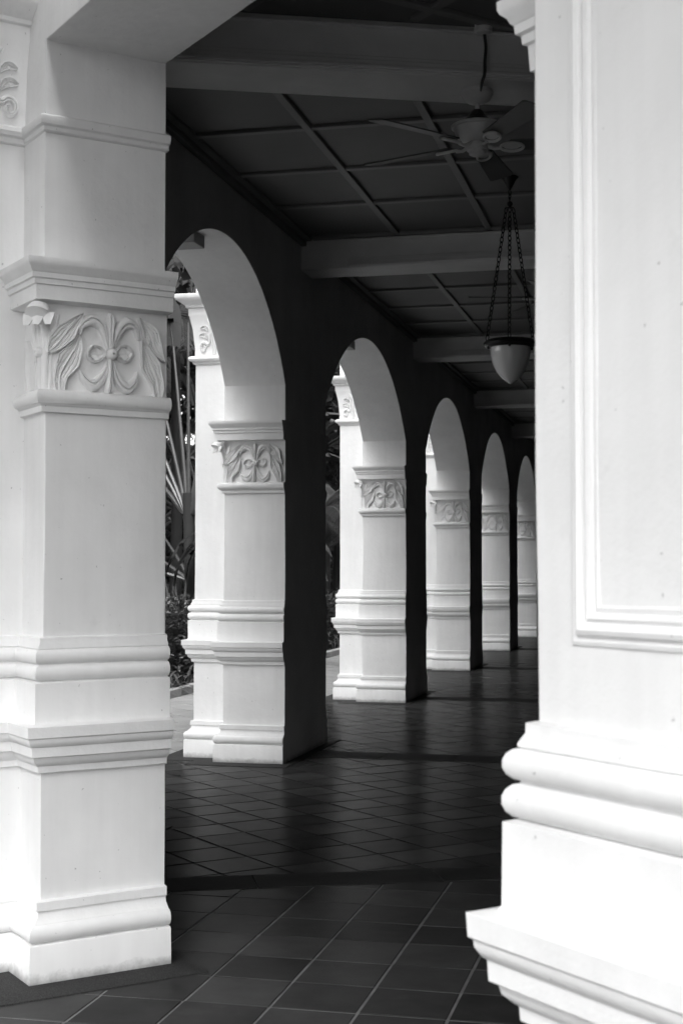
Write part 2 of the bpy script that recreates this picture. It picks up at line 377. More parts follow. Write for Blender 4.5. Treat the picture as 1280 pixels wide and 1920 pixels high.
# ------------------------------------------------------------------ mouldings (z, projection)
BASE = [(0, .07), (.145, .07), (.152, .066)]+arc(.155, .222, .045, .027)+[(.224, .045), (.245, .022), (.268, .018), (.270, .028), (.305, .028), (.31, .004)]
PED = [(.31, .004), (.797, .004), (.80, .022), (.826, .024), (.83, .030), (.845, .046), (.862, .05), (.866, .062), (.905, .064), (.908, .07), (.925, .080), (.938, .081), (.942, .088), (.985, .090), (.992, .05), (1.0, .045), (1.148, .045)]
ATT = [(1.148, .045), (1.153, .028)]+arc(1.155, 1.217, .022, .025)+[(1.219, .023)]+arc(1.221, 1.279, .021, .025)+[(1.28, .026), (1.286, .026), (1.305, .016), (1.322, .016), (1.327, .0)]
CAPL = [(2.205, 0), (2.21, .02), (2.232, .022), (2.238, .03)]+arc(2.24, 2.296, .03, .02)+[(2.30, .004)]
ABAC = [(2.64, .003), (2.645, .06), (2.70, .063), (2.703, .071), (2.722, .073), (2.726, .082), (2.745, .084), (2.75, .09), (2.762, .095), (2.772, .106), (2.782, .110), (2.80, .110), (2.803, 0.0)]
PILC = [(3.32, 0), (3.325, .018), (3.345, .02), (3.35, .04), (3.365, .05), (3.382, .048), (3.392, .03), (3.396, .004), (3.45, .004), (3.62, .02), (3.73, .045), (3.74, .05), (3.80, .052), (3.803, .07), (3.82, .073), (3.84, .10), (3.86, .135), (3.885, .15), (3.91, .152), (3.914, 0)]
BAND = [(3.322, 0), (3.327, .018), (3.345, .02), (3.35, .034), (3.365, .04), (3.382, .038), (3.392, .02), (3.396, 0)]

GRP = 'arcade piers in a row'
def pad(root, poly, flags):
    mb = MB(); P = offset_poly(poly, flags, .25); n = len(P)
    mb.add([(*v, -.03) for v in P]+[(*v, .005) for v in P], [tuple(range(n-1, -1, -1)), tuple(range(n, 2*n))]+[(i, (i+1) % n, n+(i+1) % n, n+i) for i in range(n)])
    mb.build('stone_pad', GRAN, root)
def pier_parts(root, foot, fflags, core, cflags, cinner, finner, pil, pflags, top=ZA, extra_top=None):
    mb = MB(); loft(mb, foot, fflags, BASE, inner=finner, cap=(1, 0)); loft(mb, foot, fflags, PED, inner=finner, cap=(0, 0)); loft(mb, foot, fflags, ATT, inner=finner, cap=(0, 1))
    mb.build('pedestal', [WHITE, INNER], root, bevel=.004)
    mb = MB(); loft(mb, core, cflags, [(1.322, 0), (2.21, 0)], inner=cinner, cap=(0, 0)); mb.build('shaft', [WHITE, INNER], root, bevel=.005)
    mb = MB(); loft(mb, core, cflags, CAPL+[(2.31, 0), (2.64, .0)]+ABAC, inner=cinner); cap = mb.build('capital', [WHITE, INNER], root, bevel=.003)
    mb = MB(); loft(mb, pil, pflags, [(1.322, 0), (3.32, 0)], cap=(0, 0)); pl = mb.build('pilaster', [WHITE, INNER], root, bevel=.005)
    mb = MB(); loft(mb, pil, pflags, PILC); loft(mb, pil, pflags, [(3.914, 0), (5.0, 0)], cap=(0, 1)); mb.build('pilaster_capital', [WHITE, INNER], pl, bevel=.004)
    return cap, pl
def reliefs(cap, pl, o, a, n, W, po, pa, pn, pw, strip=None):
    """carvings on a reveal face (origin o, along a, normal n) and on the pilaster side (po, pa, pn, width pw)"""
    M = frame3((o.x, o.y, 2.29), a, n)
    relief_flower().place(M).build('flower_relief', WHITE, cap, angle=55)
    for i in range(4): relief_leaf(i).place(M).build('leaf_relief', WHITE, cap, angle=30)
    # rolled bloom at the outer corner, under the abacus
    cr = MB(); c0 = Vector((o.x, o.y, 0)); dn = Vector((n.x, n.y, 0))*1.0; da = Vector((a.x, a.y, 0))
    diag = (dn-da).normalized()
    zz = lambda q, z: c0+diag*q+Vector((0, 0, z))
    cr.tube([zz(-.008, 2.29), zz(-.008, 2.40), zz(-.006, 2.50), zz(.004, 2.55), zz(.024, 2.588), zz(.046, 2.602), zz(.062, 2.596), zz(.070, 2.586), zz(.066, 2.588), zz(.045, 2.598)], [.012, .013, .016, .021, .029, .038, .046, .052, .042, .012], 18)
    side = Vector((-diag.y, diag.x, 0))
    for sg in (-1, 0, 1):                                        # drooping petals of the bloom
        b = zz(.058, 2.592)+side*sg*.03; P = []
        for i in range(6):
            t = i/5; c = b+diag*(.030*t)*(1-.25*abs(sg))+side*sg*.016*t+Vector((0, 0, -.050*t*t+.006*math.sin(t*3.1))); w_ = .027*math.sin(math.pi*(.3+.58*t))+.002
            P += [c-side*w_-diag*w_*.25, c+diag*.004, c+side*w_-diag*w_*.25]
        o_ = len(P); P += [p-diag*.007 for p in P]
        fs = [(i*3+q, i*3+q+1, (i+1)*3+q+1, (i+1)*3+q) for i in range(5) for q in range(2)]
        cr.add(P, fs+[tuple(x+o_ for x in f[::-1]) for f in fs]+[(i*3, (i+1)*3, (i+1)*3+o_, i*3+o_) for i in range(5)]+[((i+1)*3+2, i*3+2, i*3+2+o_, (i+1)*3+2+o_) for i in range(5)]+[(15, 16, 16+o_, 15+o_), (16, 17, 17+o_, 16+o_)], 0, True)
    for sg, ax in ((1, da), (-1, dn)):
        cr.tube([c0+ax*sg*.03*0+ax*(.02 if sg > 0 else -.02)+diag*.004+Vector((0, 0, 2.295)), c0+ax*(.022 if sg > 0 else -.022)+Vector((0, 0, 2.42)), c0+ax*(.034 if sg > 0 else -.034)+diag*.004+Vector((0, 0, 2.52)), c0+ax*(.06 if sg > 0 else -.06)+diag*.012+Vector((0, 0, 2.60))], [.007, .008, .011, .006], 8)
    cr.build('corner_bloom', WHITE, cap, angle=60)
    # half pattern on the narrow strip between reveal and pilaster
    so_, sa, sn = strip
    st = Relief(); st.leaf([(.10, .01), (.09, .12), (.06, .22)], [.01, .03, .03, .003], [.01, .025, .025, .003], .018); st.leaf([(.17, .12), (.16, .22), (.12, .32)], [.006, .03, .025, .003], [.006, .025, .02, .003], .018)
    st.boss((.20, .16), .022, .03, 1); st.ribbon([(.2, .18), (.197, .28), (.2, .34)], [.004, .01, .003], [.015, .024, .012]); st.ribbon([(.2, .14), (.197, .06), (.2, .01)], [.004, .01, .003], [.015, .024, .012])
    st.place(frame3((so_.x, so_.y, 2.29), sa, sn)).build('leaf_relief', WHITE, cap, angle=30)
    # pilaster side: two mirrored scrolls
    k = pw/.42
    for mir in (0, 1):
        r = relief_scroll(); r.v = [((x*k if not mir else pw-x*k), y*.93, z+.02*max(0, y-.15)/.2+.006) for x, y, z in r.v]
        if mir: r.f = [f[::-1] for f in r.f]
        r.place(frame3((po.x, po.y, 3.395), pa, pn)).build('scroll_relief', WHITE, pl, angle=50)

def straight_pier(y0):
    root = empty('arcade_pier', (XW-TH/2, y0+PL/2, 0))
    xo = XW-TH; y1 = y0+PL
    L = lambda x, y: V2(x-(XW-TH/2), y-(y0+PL/2))
    core = [L(XW, y0), L(XW, y1), L(xo, y1), L(xo, y0)]; cf = [0, 1, 1, 1]
    foot = [L(XW, y0), L(XW, y1), L(xo, y1), L(xo, y1-SET), L(xo-PP, y1-SET), L(xo-PP, y0+SET), L(xo, y0+SET), L(xo, y0)]; ff = [0, 1, 1, 1, 1, 1, 1, 1]
    pil = [L(xo+.03, y0+SET), L(xo+.03, y1-SET), L(xo-PP, y1-SET), L(xo-PP, y0+SET)]; pf = [0, 1, 1, 1]
    pad(root, foot, [.3]+[1]*7)
    cap, pl = pier_parts(root, foot, ff, core, cf, (0,), (0,), pil, pf)
    reliefs(cap, pl, L(xo, y0), V2(1, 0), V2(0, -1), TH, L(xo-PP, y0+SET), V2(1, 0), V2(0, -1), PP+.0, (L(xo, y0+SET), V2(0, -1), V2(-1, 0)))
    return root
ORD = ['first free-standing pier past the corner pier, tallest of the receding row', 'second pier of the receding arcade, standing past its second arch',
       'third pier of the arcade, its carved capital just left of the hanging lamp', 'fourth pier along the receding arcade, narrow white face with dark corridor side',
       'fifth and farthest visible pier, a pale sliver beside the big foreground pier', 'last pier of the arcade, hidden behind the foreground pier']
pr0 = straight_pier(Y1)
for k in range(NP):
    o = pr0 if k == 0 else copy_tree(pr0)
    o.location.y = Y1+PL/2+k*SP
    tag(o, 'white plaster '+ORD[k], 'pier', GRP)
# corner pier (135 degree corner), its white reveal faces the camera
LA = 8.19                                # leg A end of the corner pier
xo = XW-TH
cA = V2(XW, LA); cB = V2(xo, LA); cE = R(DI, RV); cC = R(DO, RV)
root = empty('corner_pier', (VI.x, VI.y, 0))
T = lambda v: v-VI
core = [T(cC), T(cE), T(VI), T(cA), T(cB), T(VO)]; cf = [1, 0, 0, 1, 1, 1]
s1 = R(DO, RV+SET); s2 = R(DO-PP, RV+SET); s3 = V2(xo-PP, LA-SET); s4 = V2(xo, LA-SET)
VOP = VO-MD*(PP/math.cos(math.radians(22.5)))
foot = [T(cC), T(cE), T(VI), T(cA), T(cB), T(s4), T(s3), T(VOP), T(s2), T(s1)]; ff = [1, 0, 0, 1, 1, 1, 1, 1, 1, 1]
pil = [T(R(DO+.03, RV+SET)), T(VO+MD*.03), T(V2(xo+.03, LA-SET)), T(s3), T(VOP), T(s2)]; pf = [0, 0, 1, 1, 1, 1]
pad(root, foot, [1, .3, .3, 1, 1, 1, 1, 1, 1, 1])
cap, pl = pier_parts(root, foot, ff, core, cf, (1, 2), (1, 2), pil, pf)
reliefs(cap, pl, T(cC), D1, -D2, TH, T(s2), D1, -D2, PP, (T(s1), -D2, -D1))
mb = MB(); q = [T(cC), T(cE), T(R(DI, RV+.06)), T(R(DO, RV+.06))]
q = [T(cC), T(cE), T(R(DI, RV+.3)), T(R(DO, RV+.3))]
loft(mb, q, [1, 0, 0, 1], BAND, inner=(1,)); mb.build('string_moulding', [WHITE, INNER], root, bevel=.003)
tag(root, 'big white plaster pier on the left with flower carved capital and stepped pedestal', 'pier')
# right foreground pier
root = empty('foreground_pier', (*R(DO, RE-.5), 0)); B0 = R(DO, RE-.5); T = lambda v: v-B0
e0, e1 = 2.268, RE-.95-SET
core = [T(R(DO, e0)), T(R(DO, e1)), T(R(DI, e1)), T(R(DI, e0))]; cf = [1, 1, 0, 1]
foot = [T(R(DO, e0)), T(R(DO, RE)), T(R(DO-PP, RE)), T(R(DO-PP, RE-.95)), T(R(DO, RE-.95)), T(R(DO, e1)), T(R(DI, e1)), T(R(DI, e0))]; ff = [1]*6+[0, .3]
pil = [T(R(DO+.03, RE)), T(R(DO-PP, RE)), T(R(DO-PP, RE-.95)), T(R(DO+.03, RE-.95))]; pf = [1, 1, 1, 0]
pad(root, foot, [1]*6+[.3, 1])
cap, pl = pier_parts(root, foot, ff, core, cf, (2,), (6,), pil, pf)
mb = Relief(); Mx = frame3((*T(R(DO-PP, RE-.097)), 0), -D2, -D1)   # panel moulding on the pilaster face
pw, zb, zt = .756, 1.465, 3.16
def frame_rect(mb, i0, h0, i1, h1):
    a = [(i0, zb+i0), (pw-i0, zb+i0), (pw-i0, zt-i0), (i0, zt-i0)]; b = [(i1, zb+i1), (pw-i1, zb+i1), (pw-i1, zt-i1), (i1, zt-i1)]
    mb.add([(*p, h0) for p in a]+[(*p, h1) for p in b], [(k, (k+1) % 4, 4+(k+1) % 4, 4+k) for k in range(4)], 0, True)
prof = [(0, -.002), (.002, .004), (.009, .007), (.014, .004), (.017, .004), (.021, .014), (.029, .018), (.036, .013), (.039, .005), (.042, .005), (.048, .011), (.055, .008), (.058, .001), (.066, .004), (.072, -.002)]
for (i0, h0), (i1, h1) in zip(prof, prof[1:]): frame_rect(mb, i0, h0, i1, h1)
mb.place(Mx).build('panel_moulding', WHITE, pl, angle=60)
# carving on its reveal (edge of it shows past the pilaster)
M = frame3((*T(R(DI, e0)), 2.29), -D1, D2)
relief_flower().place(M).build('flower_relief', WHITE, cap, angle=55)
for i in range(4): relief_leaf(i).place(M).build('leaf_relief', WHITE, cap, angle=30)
tag(root, 'out of focus bright white pier in the right foreground with a moulded panel', 'pier')

# ------------------------------------------------------------------ walls
WT = 5.1
def wall_from_loops(name, polyYZ, toXY, mats, label, cat):
    """polyYZ: list of outline pieces (convex quads) as (t, z); toXY(t, side) -> plan point; side 0 inner 1 outer"""
    mb = MB()
    idx = {}
    def vid(t, z, s):
        k = (round(t, 4), round(z, 4), s)
        if k not in idx: p = toXY(t, s); idx[k] = len(mb.v); mb.v.append((p.x, p.y, z))
        return idx[k]
    edges = {}
    for q in polyYZ:
        for s in (0, 1):
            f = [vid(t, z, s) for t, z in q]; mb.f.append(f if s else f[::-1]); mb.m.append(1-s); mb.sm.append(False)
        for i in range(len(q)):
            a = (round(q[i][0], 4), round(q[i][1], 4)); b = (round(q[(i+1) % len(q)][0], 4), round(q[(i+1) % len(q)][1], 4))
            if (b, a) in edges: del edges[(b, a)]
            else: edges[(a, b)] = 1
    for a, b in edges:
        mb.f.append([vid(*b, 1), vid(*a, 1), vid(*a, 0), vid(*b, 0)][::-1]); mb.m.append(0); mb.sm.append(False)
    o = mb.build(name, mats, None, bevel=.004, angle=20)
    import bmesh
    bm = bmesh.new(); bm.from_mesh(o.data); bmesh.ops.recalc_face_normals(bm, faces=bm.faces); bm.to_mesh(o.data); bm.free()
    return o
def arch_z(t, c, half, z0=3.10, rise=.88):
    r = (half*half+rise*rise)/(2*rise); d = t-c
    return z0+math.sqrt(max(0, r*r-d*d))-(r-rise)
quads = []
def column(t0, t1): quads.append([(t0, ZA), (t1, ZA), (t1, 3.10), (t0, 3.10)]); quads.append([(t0, 3.10), (t1, 3.10), (t1, WT), (t0, WT)])
column(VI.y, LA)
ends = [LA]+[Y1+k*SP+PL for k in range(NP)]
for k in range(NP):
    a, b = ends[k], Y1+k*SP; n = 40; c, hf = (a+b)/2, (b-a)/2
    for i in range(n):
        t0, t1 = a+(b-a)*i/n, a+(b-a)*(i+1)/n
        quads.append([(t0, arch_z(t0, c, hf)), (t1, arch_z(t1, c, hf)), (t1, WT), (t0, WT)])
    column(b, b+PL)
YE = ends[-1]+.6
quads.append([(ends[-1], 0), (YE, 0), (YE, ZA), (ends[-1], ZA)]); column(ends[-1], YE)
def toA(t, s):
    if abs(t-VI.y) < 1e-4: return (VI, VO)[s]
    return V2(XW-(TH if s else 0), t)
o = wall_from_loops('arcade_wall', quads, toA, [WHITE, INNER], '', ''); tag(o, 'long wall of receding round arches, dark inside and pale on the arch undersides', 'wall')
quads = []
def Bt(b): return (VI-R(DI, b)).dot(D2)      # distance from V along -D2
LB = 7.5; tr = Bt(RV); tl = Bt(e0); tm = Bt(e1)
for a, b, z in ((0, tr, ZA), (tr, tl, 3.695), (tl, tm, ZA), (tm, LB, 0)):
    quads.append([(a, z), (b, z), (b, 3.695 if z < 3.69 else WT), (a, 3.695 if z < 3.69 else WT)]) if z < 3.69 else quads.append([(a, z), (b, z), (b, WT), (a, WT)])
    if z < 3.69: quads.append([(a, 3.695), (b, 3.695), (b, WT), (a, WT)])
def toB(t, s):
    if t < 1e-4: return (VI, VO)[s]
    return VI-D2*t-(D1*TH if s else D1*0)
o = wall_from_loops('lintel_wall', quads, toB, [WHITE, INNER], '', ''); tag(o, 'white wall with a flat lintel bridging the two nearest piers', 'wall')
# back walls of the corridor (never in view, they keep it dark)
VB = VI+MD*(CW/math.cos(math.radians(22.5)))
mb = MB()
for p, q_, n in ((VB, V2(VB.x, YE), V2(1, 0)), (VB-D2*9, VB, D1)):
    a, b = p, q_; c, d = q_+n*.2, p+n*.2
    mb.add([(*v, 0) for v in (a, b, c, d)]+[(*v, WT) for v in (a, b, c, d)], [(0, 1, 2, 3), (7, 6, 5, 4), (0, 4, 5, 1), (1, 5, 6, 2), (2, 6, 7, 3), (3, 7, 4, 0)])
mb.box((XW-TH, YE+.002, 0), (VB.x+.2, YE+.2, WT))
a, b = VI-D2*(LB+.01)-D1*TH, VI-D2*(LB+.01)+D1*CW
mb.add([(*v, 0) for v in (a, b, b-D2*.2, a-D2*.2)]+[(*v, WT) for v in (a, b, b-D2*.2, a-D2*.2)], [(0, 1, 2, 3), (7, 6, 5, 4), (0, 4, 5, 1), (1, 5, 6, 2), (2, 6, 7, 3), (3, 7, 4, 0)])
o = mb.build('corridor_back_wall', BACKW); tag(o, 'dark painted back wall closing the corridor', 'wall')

# porch roof over the forecourt where the photographer stands: shades the near paving
root = empty('porch_roof', (*R(-1, 2), 5.1)); T = lambda v: v-R(-1, 2)
P = [R(DO-PP-.16, RV+1.2), R(-1.6, RV+1.2), R(-1.6, -3.5), R(DO-PP-.16, -3.5)]
mb = MB(); n_ = 4; q = [T(p) for p in P]; mb.add([(*v, 0) for v in q]+[(*v, .3) for v in q], [(0, 1, 2, 3), (7, 6, 5, 4)]+[(i, (i+1) % 4, 4+(i+1) % 4, 4+i) for i in range(4)]); mb.build('roof_slab', BEAMM, root)
for a, b in ((-1.3, RV+.9), (-1.3, -3.2)):
    mb = MB(); c = T(R(a, b)); mb.lathe([(.001, -5.1), (.26, -5.1), (.26, -4.95), (.2, -4.9), (.17, -4.8), (.15, -.4), (.2, -.3), (.24, -.2), (.24, -.001), (.001, -.001)], (c.x, c.y, 0)); mb.build('column', WHITE, root)
tag(root, 'porch roof on white columns sheltering the forecourt paving', 'porch')

ev = MB(); P = [V2(XW-TH-PP-.17, VO.y+1.2), V2(XW-TH-PP-.17, YE), V2(-4.78, YE), V2(-4.78, VO.y+.6)]  # slab added to keep sky and sun off the outer pilasters
ev.add([(*v, 5.0) for v in P]+[(*v, 5.16) for v in P], [(3, 2, 1, 0), (4, 5, 6, 7)]+[(i, (i+1) % 4, 4+(i+1) % 4, 4+i) for i in range(4)])
tag(ev.build('shading_eave', BEAMM), 'added flat eave shading the garden side of the arcade', 'eave')

# ------------------------------------------------------------------ ceiling
def slab(mb, P, z0, z1, mi=0):
    n = len(P); mb.add([(*v, z0) for v in P]+[(*v, z1) for v in P], [tuple(range(n-1, -1, -1)), tuple(range(n, 2*n))]+[(i, (i+1) % n, n+(i+1) % n, n+i) for i in range(n)], mi)
root = empty('ceiling', (VI.x, VI.y, ZC)); root['kind'] = 'structure'
T = lambda v: v-VI
def part_slab(name, P, z0, z1, m, par=None, bevel=0):
    mb = MB(); slab(mb, [T(p) for p in P], z0-ZC, z1-ZC); return mb.build(name, m, par or root, bevel=bevel, seg=1)
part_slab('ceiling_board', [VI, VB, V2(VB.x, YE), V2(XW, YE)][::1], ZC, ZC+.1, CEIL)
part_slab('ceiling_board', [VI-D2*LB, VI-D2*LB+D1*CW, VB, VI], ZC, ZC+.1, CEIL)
BT = .026
def battens(name, segs, wd=.055, th=BT):
    mb = MB()
    for a, b in segs:
        d = (b-a).normalized(); n = V2(-d.y, d.x)*wd/2; slab(mb, [T(p) for p in (a-n, b-n, b+n, a+n)], -th, -.0005)
    mb.build(name, BATT, root, bevel=.004, seg=1)
def mitre_y(x, off): return VI.y+(x-VI.x)*math.tan(math.radians(22.5))+off/math.cos(math.radians(22.5))
bays = [(None, Y1+.49)]+[(Y1+.87+k*SP, Y1+.49+(k+1)*SP) for k in range(NP-1)]+[(Y1+.87+(NP-1)*SP, YE)]
for bi, (ya, yb) in enumerate(bays):
    segs = []
    for x in (-2.275, -1.495, -.715, .065, .80):
        segs.append((V2(x, ya if ya else mitre_y(x, .23)), V2(x, yb)))
    battens('ceiling_batten', segs)
    ys = [8.79, 9.76, 10.72] if ya is None else [ya+(yb-ya)*i/5 for i in range(1, 5)]
    segs = []
    for y in ys:
        x1 = VB.x
        if ya is None:
            xm = VI.x+(y-VI.y-.23/math.cos(math.radians(22.5)))/math.tan(math.radians(22.5)); x1 = min(x1, xm)
        segs.append((V2(XW, y), V2(x1, y)))
    battens('ceiling_batten', segs, .055, BT-.003)
    mb = MB()                                   # cornice along the wall and beams
    y0 = ya if ya else mitre_y(XW, .23)
    for a, b, z in ((0, .10, .028), (0, .05, .07)):
        slab(mb, [T(p) for p in (V2(XW+a, y0), V2(XW+b, y0), V2(XW+b, yb), V2(XW+a, yb))], -z, -.0004-a)
    mb.build('cornice', BATT, root, bevel=.006)
    mb = MB(); 
    slab(mb, [T(p) for p in (V2(XW+.11, yb-.09), V2(VB.x, yb-.09), V2(VB.x, yb), V2(XW+.11, yb))], -.026, -.0004)
    if ya: slab(mb, [T(p) for p in (V2(XW+.11, ya), V2(VB.x, ya), V2(VB.x, ya+.09), V2(XW+.11, ya+.09))], -.026, -.0004)
    mb.build('cornice', BATT, root, bevel=.005)
for i in range(1, 9):                          # leg B grid
    a = VI-D2*(.3+i*.8)+D1*.1; b = VI-D2*(.3+i*.8)+D1*(CW-.05); battens('ceiling_batten', [(a, b)])
segs = []
for j in range(1, 5):
    a = VI+D1*(j*.8+.05)-D2*((j*.8+.05)*math.tan(math.radians(22.5))+.25); segs.append((VI-D2*LB+D1*(j*.8+.05), a))
battens('ceiling_batten', segs, .055, BT-.003)
# beams
def beam(p, d, L, w0, w1, label, trim0=.42, m=BEAMM):
    r = empty('ceiling_beam', (p.x, p.y, ZC)); n = V2(-d.y, d.x)
    def quadp(a, b, c, e): return [d*a+n*c, d*b+n*c, d*b+n*e, d*a+n*e]
    mb = MB()
    def sub(P, z0, z1):
        m_ = len(P); segn = 12
        mb.add([(*v, z0-ZC) for v in P]+[(*v, z1-ZC) for v in P], [tuple(range(m_-1, -1, -1)), tuple(range(m_, 2*m_))]+[(i, (i+1) % m_, m_+(i+1) % m_, m_+i) for i in range(m_)])
    sub(quadp(0, L, w0, w1), 4.1475, ZC-.0006); mb.build('beam_body', m, r, bevel=.006)
    mb = MB()
    for sg, ww in ((-1, w0), (1, w1)):
        for t, z0, z1 in ((.026, 4.150, 4.205), (.042, 4.158, 4.176), (.013, 4.205, 4.228)):
            lo, hi = (ww-t, ww) if sg < 0 else (ww, ww+t)
            sub(quadp(trim0, L-.02, lo, hi), z0, z1)
        lo, hi = (ww-.030, ww) if sg < 0 else (ww, ww+.030)
        sub(quadp(trim0 if d.x == 1 else .12, L-.02, lo, hi), ZC-.045, ZC-.03)
    mb.build('trim_moulding', m, r, bevel=.003, seg=1)
    tag(r, label, 'ceiling beam', 'ceiling beams crossing the corridor'); return r
beam(VI, MD, 4.51, -.16, .23, 'nearest ceiling beam, running at a slant across the top of the corridor')
BL = ['second ceiling beam, its pale side face ending at the wall above the first arcade pier', 'third ceiling beam, right behind the hanging lamp bowl', 'fourth ceiling beam, just below and beyond the lamp bowl', 'small fifth ceiling beam far down the corridor', 'sixth ceiling beam, a dark stub by the foreground pier', 'last ceiling beam at the corridor end']
for k in range(NP): beam(V2(XW, Y1+.49+k*SP), V2(1, 0), CW, 0, .38, BL[k])

# ------------------------------------------------------------------ ceiling fans
def fan(rot, loc, zt):
    r = empty('ceiling_fan', (*loc, zt))
    mb = MB(); mb.lathe([(.001, 0), (.082, 0), (.084, -.012), (.086, -.022), (.080, -.027), (.074, -.045), (.055, -.062), (.03, -.070), (.018, -.072), (.001, -.072)]); mb.build('canopy', FANM, r)
    mb = MB(); mb.lathe([(.012, -.07), (.012, -.105), (.022, -.106)]); mb.build('down_rod', FANM, r)
    mb = MB(); mb.lathe([(.02, -.104), (.028, -.112), (.045, -.135), (.055, -.15), (.062, -.152), (.085, -.172), (.09, -.18)]); mb.build('vented_cone', IRON, r)
    mb = MB(); mb.lathe([(.001, -.175), (.09, -.177), (.125, -.183), (.14, -.192), (.138, -.202), (.126, -.206), (.122, -.222), (.112, -.25), (.09, -.268), (.06, -.276), (.001, -.277)]); hb = mb.build('motor_housing', FANM, r)
    mb = MB(); mb.lathe([(.04, -.272), (.04, -.29), (.052, -.293), (.056, -.305), (.056, -.325), (.047, -.329), (.044, -.345), (.03, -.352), (.012, -.355), (.001, -.355)]); mb.build('switch_housing', FANM, r)
    for k in range(5):
        a = rot+k*2*math.pi/5; M = Matrix.Rotation(a, 4, 'Z')
        arm = MB(); arm.tube([M @ Vector(p) for p in ((.05, 0, -.295), (.09, 0, -.312), (.13, .0, -.308))], [.012, .010, .009], 8)
        ring = [M @ Vector((.185+.062*math.cos(t), .036*math.sin(t), -.303-.012*math.sin(t))) for t in [i*math.pi/9 for i in range(19)]]
        arm.tube(ring, .0085, 6, caps=False)
        pl_ = [(-.055, 0), (-.03, .024), (0, .03), (.03, .024), (.055, 0), (.03, -.024), (0, -.03), (-.03, -.024)]
        arm.add([M @ Vector((.185+x, y, -.298-.3*y)) for x, y in pl_]+[M @ Vector((.185+x, y, -.294-.3*y)) for x, y in pl_], [tuple(range(7, -1, -1)), tuple(range(8, 16))]+[(i, (i+1) % 8, 8+(i+1) % 8, 8+i) for i in range(8)])
        arm.build('blade_bracket', FANM, r)
        bl = MB(); sh = [(.17, -.050), (.68, -.070), (.695, -.06), (.70, 0), (.695, .06), (.68, .070), (.17, .052), (.155, 0)]
        tl_ = math.radians(-12)
        P = [Vector((x, y*math.cos(tl_), y*math.sin(tl_)-.292)) for x, y in sh]; n = len(P)
        bl.add([M @ p for p in P]+[M @ (p+Vector((0, 0, .008))) for p in P], [tuple(range(n-1, -1, -1)), tuple(range(n, 2*n))]+[(i, (i+1) % n, n+(i+1) % n, n+i) for i in range(n)])
        bl.build('blade', FANB, r, bevel=.002, seg=1)
    return r
fpos = VI+MD*2.285+MN*.03
f0 = fan(math.radians(14), fpos, 4.147)
tag(f0, 'nearest ceiling fan with broad blades, hanging from the slanting beam by the foreground pier', 'ceiling fan', 'ceiling fans down the corridor')
FL = ['second ceiling fan, one thin dark blade showing behind the lamp chains', 'third ceiling fan, only a blade tip showing right of the lamp bowl', 'fourth ceiling fan, far off behind the foreground pier']
for k in range(3):
    c = copy_tree(f0); c.location = (-1.0, Y1+.68+k*SP, 4.147); c.rotation_euler.z = math.radians([34, 50, 5][k]); c['label'] = FL[k]
# feed cable and junction box of the nearest fan (on the beam's near face)
jb = MB(); jp = fpos-MN*.19+MD*-.03
jp2 = jp-MN*.055
jb.lathe([(.001, 4.4185), (.046, 4.4185), (.047, 4.378), (.044, 4.372), (.036, 4.370), (.034, 4.362), (.001, 4.360)], (jp2.x, jp2.y, 0), 28)
o = jb.build('junction_box', BEAMM); tag(o, 'small round junction box on the ceiling against the near beam, above the nearest fan', 'junction box')
cb = MB(); c3 = lambda p, z: Vector((p.x, p.y, z))
for dx in (0, .008):
    pts = catmull([c3(jp2+MD*dx, 4.372), c3(jp-MN*.042+MD*(dx+.012), 4.30), c3(jp-MN*.052+MD*(dx+.004), 4.22), c3(jp-MN*.052+MD*(.002+dx), 4.155), c3(jp-MN*.01+MD*dx, 4.125), c3(fpos-MN*.075, 4.12)], 6); cb.tube(pts, .0045, 6)
o = cb.build('power_cable', CABLE); tag(o, 'thin dark cable dropping from the junction box to the nearest fan', 'cable')

